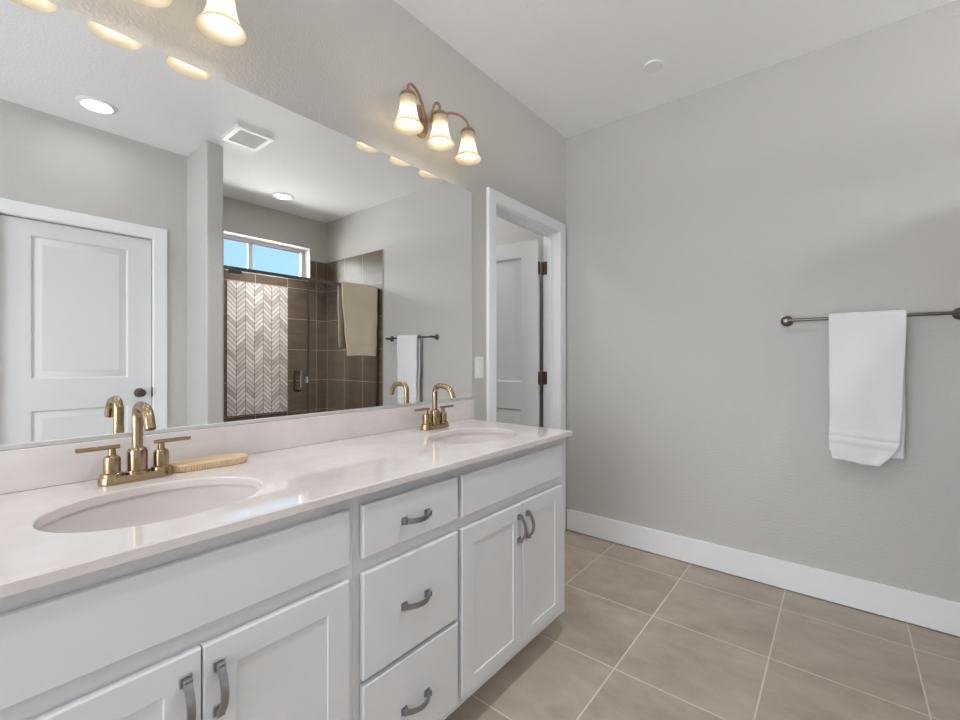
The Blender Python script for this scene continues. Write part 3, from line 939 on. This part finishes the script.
# ------------------------------------------------------------------ vanity lights
LX, LY = 0.131, -1.384
SP = 0.186
zc = 2.263
v = thing('vanity_light', 'three light wall fixture with bell shades above the sink nearest the doorway', 'wall light', (0, LY, 2.275), 'vanity wall lights')
bm = new()
add_lathe(bm, [(0.058, 0.0004), (0.060, 0.006), (0.056, 0.012), (0.040, 0.020), (0.020, 0.026), (0.0, 0.028)], (0, LY, 2.278), (1, 0, 0), 40, 0.80, 1.22)
obj('backplate', bm, 'bronze_warm', v)
for i in (-1, 0, 1):
    y = LY + i * SP
    if i == 0:
        pts = [(0.018, LY, 2.262), (0.052, LY, 2.248), (0.076, LY, 2.272), (0.083, LY, 2.304), (0.104, LY, 2.326), (0.126, LY, 2.308), (LX, LY, 2.276)]
    else:
        pts = [(0.018, LY + i * 0.008, 2.270), (0.050, LY + i * 0.022, 2.270), (0.074, LY + i * 0.052, 2.302), (0.098, LY + i * 0.105, 2.330), (0.119, LY + i * 0.155, 2.328), (0.1295, LY + i * 0.182, 2.306), (LX, y, 2.276)]
    bm = new(); add_tube(bm, smooth_path(pts, 7), 0.0062, 12)
    arm = obj('arm', bm, 'bronze_warm', v, 60)
    bm = new(); add_lathe(bm, [(0.007, 0.018), (0.012, 0.015), (0.030, 0.008), (0.0345, 0.0), (0.0345, -0.008), (0.017, -0.008), (0.017, -0.055), (0.0135, -0.060), (0.0, -0.060)], (LX, y, zc), seg=28)
    obj('socket_cap', bm, 'bronze_warm', arm)
    bm = new()
    o_ = [(0.0320, -0.008), (0.0330, -0.028), (0.0346, -0.052), (0.0375, -0.074), (0.0430, -0.094), (0.0510, -0.111), (0.0590, -0.122), (0.0635, -0.1275)]
    inn = [(r - 0.003, z) for r, z in o_[::-1]]
    add_lathe(bm, o_ + [(0.0627, -0.1295)] + inn, (LX, y, zc), seg=40, cap0=False, cap1=False)
    obj('shade', bm, 'shade_glass', v, 60)
    bm = new()
    pr = [(0.0, -0.0605), (0.014, -0.0605), (0.018, -0.068)]
    for q in range(1, 13):
        a = math.radians(42) - math.radians(132) * q / 12
        pr.append((max(0.0, 0.0265 * math.cos(a)), -0.0915 + 0.0265 * math.sin(a)))
    pr[-1] = (0.0, pr[-1][1])
    add_lathe(bm, pr, (LX, y, zc), seg=24)
    obj('bulb', bm, 'bulb_glow', v, 60)
dup(v, (0, -2.452, 2.266), 'three light wall fixture with bell shades above the sink beside the tray')

# ------------------------------------------------------------------ ceiling things
def can(x, y, label, lens='can_lens'):
    t = thing('recessed_light', label, 'ceiling light', (x, y, H), 'recessed ceiling lights')
    if lens == 'can_lens_shower':
        la = bpy.data.lights.new('shower_lamp', 'AREA'); la.shape = 'DISK'; la.size = 0.12; la.energy = 15.0; la.spread = math.radians(84); la.color = (1.0, 0.99, 0.98)
        lao = bpy.data.objects.new('shower_lamp', la); C.objects.link(lao); lao.parent = t; lao.location = (0, 0, -0.006)
    bm = new(); add_lathe(bm, [(0.066, -0.004), (0.076, -0.012), (0.094, -0.006), (0.098, -0.0003), (0.066, -0.0003)], (x, y, H), seg=48, cap0=False, cap1=False)
    obj('trim_ring', bm, 'plastic_white', t, 40)
    bm = new(); add_lathe(bm, [(0.0, -0.0045), (0.0655, -0.0045), (0.0655, -0.001), (0.0, -0.001)], (x, y, H), seg=40)
    obj('lens', bm, lens, t, 40)
can(2.026, -2.172, 'round recessed ceiling light in front of the closed door, seen in the mirror')
can(2.618, -0.720, 'round recessed ceiling light over the shower, seen in the mirror', 'can_lens_shower')
vx0, vx1, vy0, vy1 = 1.580, 1.848, -1.542, -1.302
vt = thing('ceiling_vent', 'square white exhaust fan grille on the ceiling before the shower', 'vent', (1.714, -1.42, H))
bm = new()
for lo, hi in (((vx0, vy0), (vx1, vy0 + 0.03)), ((vx0, vy1 - 0.03), (vx1, vy1)), ((vx0, vy0 + 0.03), (vx0 + 0.03, vy1 - 0.03)), ((vx1 - 0.03, vy0 + 0.03), (vx1, vy1 - 0.03))):
    add_box(bm, (*lo, H - 0.022), (*hi, H - 0.0003))
obj('frame', bm, 'plastic_white', vt, 0)
bm = new()
ns = 24
for i in range(ns):
    xx = vx0 + 0.030 + (vx1 - vx0 - 0.06) * (i + 0.5) / ns
    add_box(bm, (xx - 0.0026, vy0 + 0.03, H - 0.020), (xx + 0.0026, vy1 - 0.03, H - 0.012))
for i in range(1, 4):
    yy = vy0 + 0.03 + (vy1 - vy0 - 0.06) * i / 4
    add_box(bm, (vx0 + 0.03, yy - 0.002, H - 0.018), (vx1 - 0.03, yy + 0.002, H - 0.013))
obj('grille', bm, 'grille_grey', vt, 0)
bm = new(); add_box(bm, (vx0 + 0.03, vy0 + 0.03, H - 0.004), (vx1 - 0.03, vy1 - 0.03, H - 0.0003)); obj('fan_opening', bm, 'vent_dark', vt, 0)
bm = new()
add_lathe(bm, [(0.046, -0.0003), (0.046, -0.009), (0.049, -0.010), (0.049, -0.012), (0.047, -0.014), (0.0, -0.0145)], (0.727, -0.399, H), seg=40)
tag(obj('sprinkler_cover', bm, 'plastic_white', None, 30), 'small round white cover disc on the ceiling near the towel wall', 'ceiling cover')
